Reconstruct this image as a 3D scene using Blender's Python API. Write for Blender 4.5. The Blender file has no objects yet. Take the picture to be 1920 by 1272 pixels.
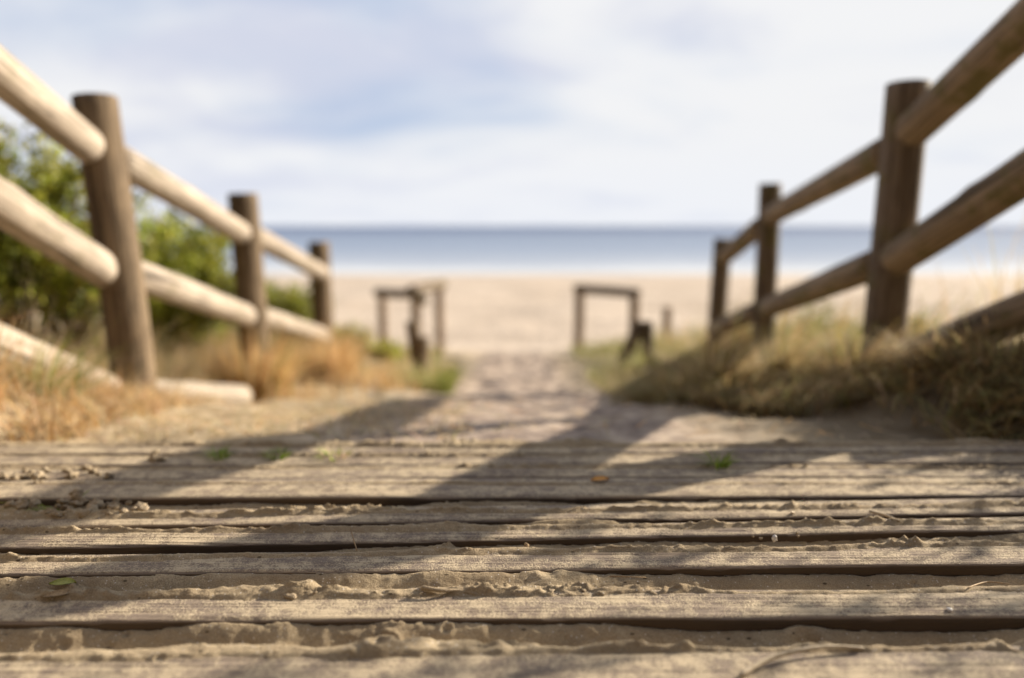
import bpy, math, random
import numpy as np
from mathutils import Vector, Quaternion, Matrix

random.seed(7)
RNG = np.random.default_rng(7)
SC = bpy.context.scene
COL = SC.collection
R = math.radians

# ------------------------------------------------------------------ camera
EYE = 0.46                 # camera height above the deck (deck top = z 0)
F = 1350.0                 # focal length in photo pixels (photo is 1920 x 1272)
PITCH = math.atan(212.0 / F)
cam = bpy.data.objects.new('camera', bpy.data.cameras.new('camera'))
COL.objects.link(cam)
cam.location = (0, 0, EYE)
cam.rotation_euler = (math.pi / 2 - PITCH, 0, 0)
cam.data.sensor_width = 36.0
cam.data.lens = 36.0 * F / 1920.0
cam.data.clip_start = 0.02
cam.data.clip_end = 40000
cam.data.dof.use_dof = True
cam.data.dof.focus_distance = 0.99
cam.data.dof.aperture_fstop = 1.2
SC.camera = cam

# ------------------------------------------------------------------ light
SUN_AZ = R(63)             # to the right of straight ahead
SUN_EL = R(21.5)
sun_dir = Vector((math.sin(SUN_AZ) * math.cos(SUN_EL), math.cos(SUN_AZ) * math.cos(SUN_EL), math.sin(SUN_EL)))
sl = bpy.data.lights.new('sun', 'SUN')
sl.energy = 5.0
sl.angle = R(0.5)
sl.color = (1.0, 0.88, 0.71)
so = bpy.data.objects.new('sun', sl)
COL.objects.link(so)
so.rotation_mode = 'QUATERNION'
so.rotation_quaternion = sun_dir.to_track_quat('Z', 'Y')
so.location = (6, 5, 6)

SC.view_settings.view_transform = 'Standard'
SC.view_settings.look = 'None'
SC.view_settings.exposure = 1.0
SC.view_settings.gamma = 1.0
SC.render.engine = 'CYCLES'
SC.cycles.use_denoising = True
SC.cycles.max_bounces = 6
SC.cycles.diffuse_bounces = 3
SC.cycles.glossy_bounces = 3
SC.cycles.transparent_max_bounces = 6

world = bpy.data.worlds.new('World')
SC.world = world
world.use_nodes = True


class NT:
    """small helper to write node graphs"""
    def __init__(s, tree):
        s.t = tree; s.n = tree.nodes; s.l = tree.links
        s.n.clear()

    def _in(s, node, key, v):
        sock = node.inputs[key]
        if isinstance(v, bpy.types.NodeSocket):
            s.l.new(v, sock)
        elif v is not None:
            if hasattr(sock, 'default_value'):
                if sock.type == 'RGBA' and len(v) == 3:
                    v = (*v, 1)
                sock.default_value = v

    def node(s, kind, ins=None, out=0, **props):
        nd = s.n.new(kind)
        for k, v in props.items():
            setattr(nd, k, v)
        for k, v in (ins or {}).items():
            s._in(nd, k, v)
        return nd.outputs[out] if (out is not None and len(nd.outputs)) else nd

    def math(s, op, a, b=None, c=None, clamp=False):
        ins = {0: a}
        if b is not None: ins[1] = b
        if c is not None: ins[2] = c
        return s.node('ShaderNodeMath', ins, operation=op, use_clamp=clamp)

    def mix(s, f, a, b, blend='MIX'):
        nd = s.n.new('ShaderNodeMix'); nd.data_type = 'RGBA'; nd.blend_type = blend
        s._in(nd, 0, f); s._in(nd, 6, a); s._in(nd, 7, b)
        return nd.outputs[2]

    def ramp(s, v, lo, hi, a=0.0, b=1.0):
        return s.node('ShaderNodeMapRange', {0: v, 1: lo, 2: hi, 3: a, 4: b}, interpolation_type='SMOOTHSTEP')

    def noise(s, vec, scale, detail=3.0, rough=0.5, dist=0.0, out=0):
        return s.node('ShaderNodeTexNoise', {'Vector': vec, 'Scale': scale, 'Detail': detail, 'Roughness': rough, 'Distortion': dist}, out)

    def vscale(s, vec, sc, loc=(0, 0, 0)):
        return s.node('ShaderNodeMapping', {'Vector': vec, 'Scale': sc, 'Location': loc})

    def sep(s, vec):
        nd = s.n.new('ShaderNodeSeparateXYZ'); s._in(nd, 0, vec)
        return nd.outputs[0], nd.outputs[1], nd.outputs[2]


def build_world():
    g = NT(world.node_tree)
    co = g.node('ShaderNodeTexCoord', out=None).outputs['Generated']
    x, y, z = g.sep(co)
    sky = g.node('ShaderNodeTexSky', sky_type='NISHITA')
    nd = sky.node
    nd.sun_disc = False; nd.sun_elevation = SUN_EL; nd.sun_rotation = SUN_AZ
    nd.altitude = 0; nd.air_density = 1.0; nd.dust_density = 0.6; nd.ozone_density = 1.5
    # a cloud layer laid out on a flat ceiling: it flattens towards the horizon
    zz = g.math('ADD', g.math('MAXIMUM', z, 0.0), 0.22)
    px = g.math('DIVIDE', x, zz); py = g.math('DIVIDE', y, zz)
    pv = g.node('ShaderNodeCombineXYZ', {0: px, 1: py, 2: 0.0})
    n1 = g.noise(g.vscale(pv, (1.0, 1.3, 1), CLOUD_OFF), 0.85, 6, 0.5, 0.3)
    n2 = g.noise(g.vscale(pv, (1.0, 1.35, 1), (7.3, 2.2, 0)), 1.25, 6, 0.5, 0.4)
    tosun = g.node('ShaderNodeVectorMath', {0: co, 1: tuple(sun_dir)}, out=1, operation='DOT_PRODUCT')
    glow = g.ramp(tosun, -0.1, 0.95)
    # amount of cloud grows towards the sun and towards the horizon
    cov = g.math('ADD', n1, g.math('MULTIPLY', g.ramp(x, -0.6, 0.1), 0.16))
    cov = g.math('ADD', cov, g.ramp(z, 0.30, 0.0, 0.0, 0.10))
    mask = g.ramp(cov, 0.32, 0.70)
    # thick cloud has grey lavender undersides
    shade = g.ramp(g.math('ADD', n2, g.math('MULTIPLY', g.ramp(x, -0.5, 0.5), 0.20)), 0.38, 0.66)
    white = g.mix(shade, (6.7, 7.0, 8.2), (9.0, 9.05, 9.2))
    blue = g.mix(0.85, g.mix(1.0, sky, (1.0, 1.0, 1.08), 'MULTIPLY'), (4.7, 5.85, 8.0))
    col = g.mix(mask, blue, white)
    # thin bright veil over the horizon
    col = g.mix(g.ramp(z, 0.15, 0.0, 0.0, 0.6), col, (8.5, 8.8, 9.5))
    # the sky is much duller away from the sun
    front = g.ramp(g.node('ShaderNodeVectorMath', {0: co, 1: (0.25, .78, 0.5)}, out=1, operation='DOT_PRODUCT'), -0.25, 0.62, SKY_BACK, 1.0)
    over = g.ramp(z, 0.35, 0.9, 1.0, 0.75)
    k = g.math('MULTIPLY', front, over)
    col = g.mix(1.0, col, g.node('ShaderNodeCombineXYZ', {0: k, 1: k, 2: g.math('POWER', k, 0.9)}), 'MULTIPLY')
    bg = g.node('ShaderNodeBackground', {'Color': col, 'Strength': 0.05})
    g.node('ShaderNodeOutputWorld', {'Surface': bg})


CLOUD_OFF = (3.1, 0.6, 0)
SKY_BACK = 0.04
build_world()

# ------------------------------------------------------------------ helpers
def tag(o, label=None, cat=None, group=None, kind=None):
    if label: o['label'] = label
    if cat: o['category'] = cat
    if group: o['group'] = group
    if kind: o['kind'] = kind
    return o


def empty(name, loc=(0, 0, 0)):
    o = bpy.data.objects.new(name, None)
    o.location = loc
    o.empty_display_size = 0.1
    COL.objects.link(o)
    return o


def link(name, me, mat, parent=None, loc=None, quat=None):
    o = bpy.data.objects.new(name, me)
    if mat: me.materials.append(mat)
    COL.objects.link(o)
    if parent:
        o.parent = parent
        if loc is not None:
            loc = Vector(loc) - Vector(parent.location)
        elif quat is None:
            loc = -Vector(parent.location)
    if loc is not None: o.location = loc
    if quat is not None:
        o.rotation_mode = 'QUATERNION'; o.rotation_quaternion = quat
    return o


def np_mesh(name, verts, quads, smooth=True, cols=None):
    verts = np.asarray(verts, dtype=np.float32); quads = np.asarray(quads, dtype=np.int32)
    me = bpy.data.meshes.new(name)
    nf, k = quads.shape
    me.vertices.add(len(verts)); me.loops.add(nf * k); me.polygons.add(nf)
    me.vertices.foreach_set('co', verts.ravel())
    me.loops.foreach_set('vertex_index', quads.ravel())
    me.polygons.foreach_set('loop_start', np.arange(nf, dtype=np.int32) * k)
    me.polygons.foreach_set('loop_total', np.full(nf, k, dtype=np.int32))
    if smooth: me.polygons.foreach_set('use_smooth', np.ones(nf, dtype=bool))
    if cols is not None:
        a = me.color_attributes.new('tone', 'FLOAT_COLOR', 'POINT')
        c = np.ones((len(verts), 4), dtype=np.float32); c[:, :3] = cols
        a.data.foreach_set('color', c.ravel())
    me.update(calc_edges=True)
    me.validate()
    return me


def grid_quads(nu, nv, base=0, closed_v=False):
    """quads of an nu x nv grid of vertices (index = u*nv+v)"""
    u = np.arange(nu - 1)[:, None]
    v = np.arange(nv if closed_v else nv - 1)[None, :]
    v2 = (v + 1) % nv
    a = u * nv + v; b = (u + 1) * nv + v; c = (u + 1) * nv + v2; d = u * nv + v2
    return np.stack([a, b, c, d], -1).reshape(-1, 4) + base


_TAB = np.random.default_rng(11).random((16, 256, 256))


def vnoise(x, y, seed=0):
    t = _TAB[seed % 16]
    xi = np.floor(x).astype(int); yi = np.floor(y).astype(int)
    fx = x - xi; fy = y - yi
    fx = fx * fx * (3 - 2 * fx); fy = fy * fy * (3 - 2 * fy)
    xa = (xi + seed * 37) % 256; xb = (xa + 1) % 256; ya = (yi + seed * 91) % 256; yb = (ya + 1) % 256
    return (t[xa, ya] * (1 - fx) + t[xb, ya] * fx) * (1 - fy) + (t[xa, yb] * (1 - fx) + t[xb, yb] * fx) * fy


def fbm(x, y, seed=0, octv=4, gain=0.5):
    s = 0; a = 1; tot = 0
    for i in range(octv):
        c, n = math.cos(0.6 + 1.1 * i), math.sin(0.6 + 1.1 * i)
        k = 2.03 ** i
        s = s + a * vnoise((x * c - y * n) * k, (x * n + y * c) * k, seed + i); tot += a; a *= gain
    return s / tot - 0.5


def sstep(a, b, x):
    t = np.clip((x - a) / (b - a), 0, 1)
    return t * t * (3 - 2 * t)


def ray(px, py):
    v = Vector(((px - 960) / F, 0, (636 - py) / F))
    c, s = math.cos(PITCH), math.sin(PITCH)
    return Vector((v.x, c + v.z * s, -s + v.z * c))


def at(px, py, Y):
    """the point seen at a photo pixel, Y metres ahead"""
    d = ray(px, py)
    return Vector((d.x / d.y * Y, Y, EYE + d.z / d.y * Y))


def on_plane(px, py, z=0.0):
    d = ray(px, py)
    k = (z - EYE) / d.z
    return Vector((d.x * k, d.y * k, z))


# ------------------------------------------------------------------ materials
def new_mat(name):
    m = bpy.data.materials.new(name); m.use_nodes = True
    return m, NT(m.node_tree)


def finish(g, col, rough=0.85, bump=None, bump_dist=0.002, strength=1.0, spec=0.3, extra=None):
    ins = {'Base Color': col, 'Roughness': rough, 'Specular IOR Level': spec}
    if bump is not None:
        ins['Normal'] = g.node('ShaderNodeBump', {'Height': bump, 'Distance': bump_dist, 'Strength': strength})
    if extra: ins.update(extra)
    p = g.node('ShaderNodeBsdfPrincipled', ins)
    g.node('ShaderNodeOutputMaterial', {'Surface': p})


def mat_sand(name, base, dark, debris=0.35):
    m, g = new_mat(name)
    co = g.node('ShaderNodeNewGeometry', out=None).outputs['Position']
    n_big = g.noise(co, 9, 4, 0.6)
    n_mid = g.noise(co, 70, 3, 0.6)
    n_gr = g.noise(co, 650, 3, 0.75)
    c = g.mix(g.ramp(n_big, 0.35, 0.7), dark, base)
    c = g.mix(g.ramp(n_mid, 0.45, 0.75, 0, 0.35), c, tuple(v * 0.72 for v in dark))
    c = g.mix(g.ramp(n_gr, 0.25, 0.75, 0.6, 0.0), c, (0.12, 0.085, 0.05))
    # pale shell grains and dark specks of plant litter
    vo = g.node('ShaderNodeTexVoronoi', {'Vector': co, 'Scale': 330.0}, out=None)
    sel = g.math('GREATER_THAN', g.sep(vo.outputs['Color'])[0], 0.93)
    near = g.math('LESS_THAN', vo.outputs['Distance'], 0.33)
    c = g.mix(g.math('MULTIPLY', sel, near), c, (0.62, 0.56, 0.48))
    vo2 = g.node('ShaderNodeTexVoronoi', {'Vector': g.vscale(co, (0.6, 1.3, 1)), 'Scale': 95.0}, out=None)
    sel2 = g.math('GREATER_THAN', g.sep(vo2.outputs['Color'])[1], 0.80)
    near2 = g.ramp(vo2.outputs['Distance'], 0.22, 0.12)
    c = g.mix(g.math('MULTIPLY', g.math('MULTIPLY', sel2, near2), debris * 2.2, clamp=True), c, (0.045, 0.03, 0.018))
    h = g.math('ADD', g.math('MULTIPLY', n_gr, 0.6), g.math('MULTIPLY', n_mid, 1.5))
    finish(g, c, 0.95, h, 0.0030, 1.0, 0.15)
    return m


SAND = mat_sand('drifted sand', (0.62, 0.50, 0.335), (0.43, 0.335, 0.22))


def mat_ground():
    m, g = new_mat('dune ground')
    co = g.node('ShaderNodeNewGeometry', out=None).outputs['Position']
    x, y, z = g.sep(co)
    n = g.noise(co, 3.0, 5, 0.65)
    nm = g.noise(co, 14, 4, 0.6)
    nf = g.noise(co, 300, 2, 0.7)
    trodden = g.mix(g.ramp(nm, 0.35, 0.68), (0.20, 0.155, 0.135), (0.54, 0.44, 0.355))
    straw = g.mix(g.ramp(nm, 0.35, 0.65), (0.34, 0.26, 0.15), (0.60, 0.50, 0.35))
    ax = g.math('ABSOLUTE', g.math('ADD', x, -0.05))
    c = g.mix(g.ramp(ax, 0.25, 0.75), trodden, straw)
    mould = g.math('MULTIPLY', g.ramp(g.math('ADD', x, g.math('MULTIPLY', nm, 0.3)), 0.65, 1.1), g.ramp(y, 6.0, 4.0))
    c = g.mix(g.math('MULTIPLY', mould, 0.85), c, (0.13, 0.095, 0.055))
    beach = g.mix(g.ramp(g.noise(g.vscale(co, (0.35, 1.0, 1)), 0.6, 5, 0.6), 0.35, 0.62), (0.57, 0.475, 0.385), (0.68, 0.58, 0.48))
    beach = g.mix(g.ramp(nm, 0.3, 0.7, 0.25, 0.0), beach, (0.36, 0.28, 0.21))
    litter = g.math('MULTIPLY', g.ramp(g.noise(co, 1.6, 5, 0.7), 0.48, 0.62), g.math('MULTIPLY', g.ramp(x, 4.0, 9.0), g.ramp(y, 40.0, 25.0)))
    beach = g.mix(g.math('MULTIPLY', litter, 0.7), beach, (0.24, 0.18, 0.13))
    c = g.mix(g.ramp(g.math('ADD', y, g.math('MULTIPLY', n, 1.5)), 9.0, 12.0), c, beach)
    wet = g.ramp(y, 44.0, 49.5)
    c = g.mix(wet, c, (0.42, 0.36, 0.31))
    c = g.mix(g.ramp(nf, 0.3, 0.7, 0.3, 0.0), c, (0.2, 0.15, 0.11))
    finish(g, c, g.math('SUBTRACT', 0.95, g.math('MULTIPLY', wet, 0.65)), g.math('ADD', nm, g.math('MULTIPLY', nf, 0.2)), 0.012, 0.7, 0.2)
    return m


def mat_plank():
    m, g = new_mat('weathered deck timber')
    tc = g.node('ShaderNodeTexCoord', out=None)
    co = tc.outputs['Object']
    rnd = g.node('ShaderNodeObjectInfo', out=None).outputs['Random']
    off = g.node('ShaderNodeVectorMath', {0: co, 1: g.node('ShaderNodeCombineXYZ', {0: g.math('MULTIPLY', rnd, 13.0), 1: g.math('MULTIPLY', rnd, 5.0), 2: 0.0})}, operation='ADD')
    grain = g.noise(g.vscale(off, (3.5, 260, 260)), 1.0, 4, 0.65, 0.15)
    fine = g.noise(g.vscale(off, (30, 1100, 1100)), 1.0, 2, 0.6)
    blot = g.noise(g.vscale(off, (2.2, 16, 16)), 1.0, 4, 0.6)
    dust = g.math('ADD', g.math('MULTIPLY', g.noise(off, 38, 5, 0.7), 0.6), g.math('MULTIPLY', g.noise(g.vscale(off, (6, 14, 6)), 1.0, 3, 0.6), 0.42))
    c = g.mix(g.ramp(grain, 0.32, 0.66), (0.14, 0.105, 0.078), (0.42, 0.33, 0.24))
    c = g.mix(g.ramp(blot, 0.35, 0.65, 0.5, 0.0), c, (0.27, 0.225, 0.205))
    c = g.mix(g.ramp(fine, 0.36, 0.50, 0.7, 0.0), c, (0.06, 0.043, 0.03))
    c = g.mix(g.math('MULTIPLY', rnd, 0.45), c, (0.23, 0.18, 0.145))
    crack = g.noise(g.vscale(off, (1.3, 95, 1)), 1.0, 2, 0.5, 0.4)
    c = g.mix(g.ramp(crack, 0.30, 0.335, 0.85, 0.0), c, (0.035, 0.025, 0.018))
    # blown sand caught in the grain of the upper face
    nz = g.sep(g.node('ShaderNodeNewGeometry', out=None).outputs['Normal'])[2]
    d = g.math('MULTIPLY', g.ramp(g.math('ADD', g.math('MULTIPLY', dust, 0.7), g.math('MULTIPLY', g.noise(off, 420, 2, 0.7), 0.35)), 0.47, 0.60), g.ramp(nz, 0.6, 0.9))
    c = g.mix(g.math('MULTIPLY', d, 0.85), c, (0.60, 0.49, 0.335))
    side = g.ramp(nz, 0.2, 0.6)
    c = g.mix(side, (0.085, 0.06, 0.04), c)  # faces not turned upward get a darker colour, painting in the plank fronts' shade
    h = g.math('ADD', g.math('MULTIPLY', grain, 1.0), g.math('ADD', g.math('MULTIPLY', fine, 0.45), g.math('MULTIPLY', d, 0.4)))
    finish(g, c, 0.85, h, 0.0022, 0.9, 0.25)
    return m


def mat_log(name, pale, dark, moss=0.0, side=1.0):
    """round fence timber; the grain runs along the object's own z"""
    m, g = new_mat(name)
    co = g.node('ShaderNodeTexCoord', out=None).outputs['Object']
    rnd = g.node('ShaderNodeObjectInfo', out=None).outputs['Random']
    off = g.node('ShaderNodeVectorMath', {0: co, 1: g.node('ShaderNodeCombineXYZ', {0: g.math('MULTIPLY', rnd, 9.0), 1: rnd, 2: g.math('MULTIPLY', rnd, 17.0)})}, operation='ADD')
    grain = g.noise(g.vscale(off, (55, 55, 2.2)), 1.0, 5, 0.65, 0.3)
    fine = g.noise(g.vscale(off, (240, 240, 6)), 1.0, 3, 0.6)
    blot = g.noise(g.vscale(off, (7, 7, 3.0)), 1.0, 4, 0.6)
    c = g.mix(g.ramp(grain, 0.33, 0.6), dark, pale)
    c = g.mix(g.ramp(blot, 0.42, 0.68, 0.0, 0.55), c, tuple(0.55 * a + 0.25 * b for a, b in zip(dark, pale)))
    c = g.mix(g.ramp(fine, 0.36, 0.45, 0.85, 0.0), c, tuple(v * 0.3 for v in dark))
    c = g.mix(g.ramp(g.noise(g.vscale(off, (30, 30, 0.9)), 1.0, 2, 0.5, 0.6), 0.33, 0.37, 0.8, 0.0), c, tuple(v * 0.25 for v in dark))
    if moss:
        mn = g.noise(off, 9, 4, 0.6)
        c = g.mix(g.ramp(mn, 0.50, 0.66, 0.0, moss), c, (0.13, 0.12, 0.035))
    h = g.math('ADD', grain, g.math('MULTIPLY', fine, 0.5))
    finish(g, c, 0.8, h, 0.004, 0.7, 0.25)
    return m


def mat_tone(name, rough=0.7, translucent=0.35, spec=0.25):
    """foliage: the colour of each leaf or blade is its own"""
    m, g = new_mat(name)
    a = g.node('ShaderNodeAttribute', out=None, attribute_name='tone').outputs['Color']
    ins = {'Base Color': a, 'Roughness': rough, 'Specular IOR Level': spec}
    p = g.node('ShaderNodeBsdfPrincipled', ins)
    t = g.node('ShaderNodeBsdfTranslucent', {'Color': a})
    g.node('ShaderNodeOutputMaterial', {'Surface': g.node('ShaderNodeMixShader', {0: translucent, 1: p, 2: t})})
    return m


def mat_plain(name, col, col2=None, scale=200, rough=0.7, spec=0.3):
    m, g = new_mat(name)
    co = g.node('ShaderNodeTexCoord', out=None).outputs['Object']
    n = g.noise(co, scale, 4, 0.6)
    c = g.mix(g.ramp(n, 0.35, 0.65), col, col2 or tuple(v * 0.7 for v in col))
    finish(g, c, rough, n, 0.0006, 0.6, spec)
    return m


def mat_sea():
    m, g = new_mat('sea water')
    co = g.node('ShaderNodeNewGeometry', out=None).outputs['Position']
    x, y, z = g.sep(co)
    swell = g.noise(g.vscale(co, (0.05, 0.35, 1)), 1.0, 5, 0.6)
    chop = g.noise(g.vscale(co, (0.5, 1.6, 1)), 1.0, 4, 0.6)
    far = g.ramp(y, 60.0, 500.0)
    yy = g.math('ADD', y, g.math('MULTIPLY', g.noise(g.vscale(co, (0.04, 0.02, 1)), 1.0, 3, 0.5), 14.0))
    deep = g.mix(far, (0.25, 0.32, 0.45), (0.12, 0.17, 0.29))
    # white water running up the sand
    foam = g.math('ADD', g.ramp(yy, 76.0, 58.0, 0.0, 0.62), g.ramp(yy, 120.0, 62.0, 0.0, 0.35))
    foam = g.math('MULTIPLY', foam, g.ramp(swell, 0.3, 0.6, 0.65, 1.0), clamp=True)
    c = g.mix(foam, deep, (0.66, 0.70, 0.75))
    h = g.math('ADD', g.math('MULTIPLY', swell, 2.0), chop)
    finish(g, c, g.ramp(y, 60.0, 900.0, 0.55, 0.62), h, 0.35, 0.6, 0.3)
    return m


M_PLANK = mat_plank()
M_GROUND = mat_ground()
M_SEA = mat_sea()
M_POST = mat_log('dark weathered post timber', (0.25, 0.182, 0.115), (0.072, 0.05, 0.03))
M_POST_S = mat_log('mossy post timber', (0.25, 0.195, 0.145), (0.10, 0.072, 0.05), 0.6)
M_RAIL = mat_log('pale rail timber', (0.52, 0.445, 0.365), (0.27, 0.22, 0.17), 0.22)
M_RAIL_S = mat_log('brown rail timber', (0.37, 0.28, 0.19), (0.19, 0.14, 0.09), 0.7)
M_GATE = mat_log('barrier timber', (0.42, 0.32, 0.24), (0.26, 0.19, 0.145))
M_GRASS = mat_tone('grass blades', 0.6, 0.4)
M_LEAF = mat_tone('shrub leaves', 0.45, 0.35, 0.4)
M_STEM = mat_plain('shrub stems', (0.22, 0.16, 0.10), (0.12, 0.085, 0.055), 40)

# ------------------------------------------------------------------ deck planks and drifted sand
# front edge and sand line of each plank, taken on the deck plane at two places across it
PL = [(1500, 1486, 1392, 1376, 0.000), (1338, 1322, 1240, 1222, 0.000), (1167, 1157, 1130, 1113, 0.000), (1075, 1054, 1053, 1024, 0.002),
      (1026, 990, 1002, 981, 0.001), (986, 960, 971, 950, 0.002), (934, 929, 910, 911, 0.001),
      (898, 893, 880, 878, 0.0), (872, 868, 858, 856, -0.001), (850, 847, 838, 836, 0.0)]
PLANKS = []
for (fl, fr, bl, br, zt) in PL:
    a, b = on_plane(0, fl, zt), on_plane(1920, fr, zt)
    c, d = on_plane(0, bl, zt), on_plane(1920, br, zt)
    ks = (b.y - a.y) / (b.x - a.x); kb = (d.y - c.y) / (d.x - c.x)
    PLANKS.append(dict(f0=a.y - ks * a.x, fk=ks, b0=c.y - kb * c.x, bk=kb, z=zt))
for i, p in enumerate(PLANKS):
    nxt = PLANKS[i + 1]['f0'] if i + 1 < len(PLANKS) else p['f0'] + 0.12
    vis = p['b0'] - p['f0']
    p['w'] = min(vis + (0.016 if i < 5 else 0.035), nxt - p['f0'] - 0.010)


def front(i, x):
    p = PLANKS[i]
    return p['f0'] + p['fk'] * x + 0.0045 * fbm(x * 7, x * 0 + i * 3.3, i, 4) + 0.009 * fbm(x * 1.1, x * 0 + i, i + 2, 2)


def back(i, x):
    p = PLANKS[i]
    return p['b0'] + p['bk'] * x


def sand_gap(i, x):
    """how far the sand lies below the edge of the next plank"""
    n = fbm(x * 2.6 + 9 * i, x * 0 + i * 1.7, 3 + i, 3)
    n2 = fbm(x * 9 + 3 * i, x * 0 + i * 2.1, 5 + i, 3)
    return np.clip(0.0070 + 0.034 * n + 0.014 * n2, 0.0005, 0.0165)


HOLES = []          # (x, y, radius, depth)
_r = random.Random(5)
for k in range(420):
    HOLES.append((_r.uniform(-1.2, 1.2), _r.uniform(0.5, 1.5), _r.uniform(0.0015, 0.0055), _r.uniform(0.0015, 0.005)))
for (px, py, r_, d_) in ((1520, 1188, 0.016, 0.012), (725, 1195, 0.010, 0.008), (710, 1222, 0.009, 0.007), (225, 1125, 0.008, 0.006), (1895, 1215, 0.012, 0.010),
                         (1230, 1117, 0.007, 0.006), (1810, 1090, 0.009, 0.006), (1110, 1062, 0.006, 0.005), (345, 1198, 0.006, 0.006), (1030, 1075, 0.012, 0.004)):
    q = on_plane(px, py, -0.005); HOLES.append((q.x, q.y, r_, d_))


def sand_z(x, y):
    z = np.full_like(x, -0.03)
    n = len(PLANKS)
    rdg = np.clip(1 - np.abs(fbm(x * 30 - y * 14, y * 46, 12, 3)) * 6, 0, 1)
    rdg2 = np.clip(1 - np.abs(fbm(x * 13 + y * 9 + 4, y * 60, 13, 3)) * 8, 0, 1)
    patch = sstep(-0.06, 0.10, fbm(x * 4.5, y * 9, 14, 3))
    crust = (0.0070 * rdg ** 2 + 0.0070 * rdg2 ** 2 + 0.0045 * np.clip(fbm(x * 75, y * 75, 15, 3) * 3, 0, 1)) * patch
    wig = 0.010 * fbm(x * 9, y * 9, 4, 4) * 2
    clump = fbm(x * 26, y * 30, 6, 4)
    ridges = 1 - np.abs(fbm(x * 16 + 2 * y * 10, y * 44, 8, 3)) * 4
    for i in range(n):
        f1 = front(i + 1, x) if i + 1 < n else back(i, x) + 0.16
        b = back(i, x) + wig * (0.7 if i < 4 else 0.5) + 0.004
        b = np.minimum(b, PLANKS[i]['f0'] + PLANKS[i]['fk'] * x + PLANKS[i]['w'] - 0.002)
        t = (y - b) / np.maximum(f1 - b, 0.01)
        drift = fbm(x * 3.1 + 5 * i, x * 0 + 3.1 * i, 9 + i, 3)
        crest = PLANKS[i]['z'] + 0.0022 + 0.007 * np.clip(drift + 0.10, 0, 1) + 0.006 * np.clip(clump, 0, 1) * sstep(0.5, 0.0, t)
        gapw = np.maximum(f1 - b, 0.01)
        end = (PLANKS[i + 1]['z'] if i + 1 < n else -0.012) - (sand_gap(i, x) if i + 1 < n else 0.0)
        lip = 0.10 + 0.55 * np.clip(fbm(x * 5 + i, y * 3 + 2 * i, 2 + i, 3) + 0.08, 0, 0.5)
        mid = end + (crest - end) * (1 - sstep(0.1, 1.0, t / (lip * 2.4))) + 0.0012 * np.clip(ridges, -0.5, 1) * sstep(0, 0.2, t) * sstep(1.0, 0.6, t)
        mid = mid - np.minimum(0.017, gapw * 0.25) * np.exp(-((t - 0.62) / 0.24) ** 2) * (0.55 + 0.9 * (fbm(x * 4 + 7 * i, y * 2, 10 + i, 2) + 0.5))
        mid = mid + crust * 0.75 * sstep(-0.1, 0.10, t) * sstep(lip * 2.6, lip * 0.6, t) + crust * 0.25 * sstep(0.1, 0.3, t) * sstep(0.9, 0.6, t)
        pre = crest + (y - b) * 0.7
        h = np.where(y < b, np.maximum(pre, -0.025 + PLANKS[i]['z']), mid)
        lo = front(i, x)
        m = (y >= lo)
        z = np.where(m, h, z)
    z = z + 0.0030 * fbm(x * 40, y * 46, 1, 4) + 0.0030 * fbm(x * 130, y * 130, 2, 4, 0.6)
    return z


XA, XB, YA, YB = -1.42, 1.42, 0.46, 1.74
sx = np.arange(XA, XB, 0.0034); sy = np.concatenate([np.arange(YA, 1.12, 0.0017), np.arange(1.12, YB, 0.004)])
GX, GY = np.meshgrid(sx, sy, indexing='ij')
GZ = sand_z(GX, GY)
for (hx, hy, hr, hd) in HOLES:
    ia, ib = np.searchsorted(sx, (hx - 3 * hr, hx + 3 * hr)); ja, jb = np.searchsorted(sy, (hy - 3 * hr, hy + 3 * hr))
    if ib <= ia or jb <= ja: continue
    d2 = ((GX[ia:ib, ja:jb] - hx) ** 2 + ((GY[ia:ib, ja:jb] - hy) * 1.0) ** 2) / hr ** 2
    GZ[ia:ib, ja:jb] += -hd * np.exp(-d2 * 1.4) + hd * 0.45 * np.exp(-((np.sqrt(d2) - 1.5) ** 2) * 5)
for (px, py, wx_, wy_, hh) in ((740, 1206, 0.075, 0.013, 0.010), (700, 1226, 0.05, 0.010, 0.006), (1200, 1205, 0.06, 0.010, 0.008), (1150, 1216, 0.05, 0.008, 0.005), (1510, 1196, 0.06, 0.012, 0.009), (1650, 1210, 0.07, 0.010, 0.007),
                              (1075, 1098, 0.04, 0.010, 0.008), (1220, 1103, 0.09, 0.009, 0.006), (1400, 1104, 0.10, 0.009, 0.006), (560, 1112, 0.05, 0.009, 0.008), (590, 1104, 0.010, 0.008, 0.012), (300, 1116, 0.10, 0.010, 0.006), (420, 1112, 0.04, 0.008, 0.007),
                              (1530, 1018, 0.07, 0.010, 0.006), (1270, 1014, 0.03, 0.008, 0.006), (180, 950, 0.10, 0.014, 0.008)):
    q = on_plane(px, py, 0.0)
    ia, ib = np.searchsorted(sx, (q.x - 3 * wx_, q.x + 3 * wx_)); ja, jb = np.searchsorted(sy, (q.y - 3 * wy_, q.y + 3 * wy_))
    X_, Y_ = GX[ia:ib, ja:jb], GY[ia:ib, ja:jb]
    g_ = np.exp(-((X_ - q.x) / wx_) ** 2 - ((Y_ - q.y - 0.25 * wy_ * np.sin((X_ - q.x) * 60)) / wy_) ** 2)
    lumpy = 0.25 + 1.5 * np.clip(fbm(X_ * 45, Y_ * 70, 3, 4) + 0.35, 0, 1)
    GZ[ia:ib, ja:jb] += hh * g_ * lumpy
edge = np.minimum(np.minimum(GX - XA, XB - GX), np.minimum(GY - YA, YB - GY))
GZ = GZ - 0.10 * sstep(0.10, 0.0, edge) - 0.045 * sstep(1.50, 1.72, GY)


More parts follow.
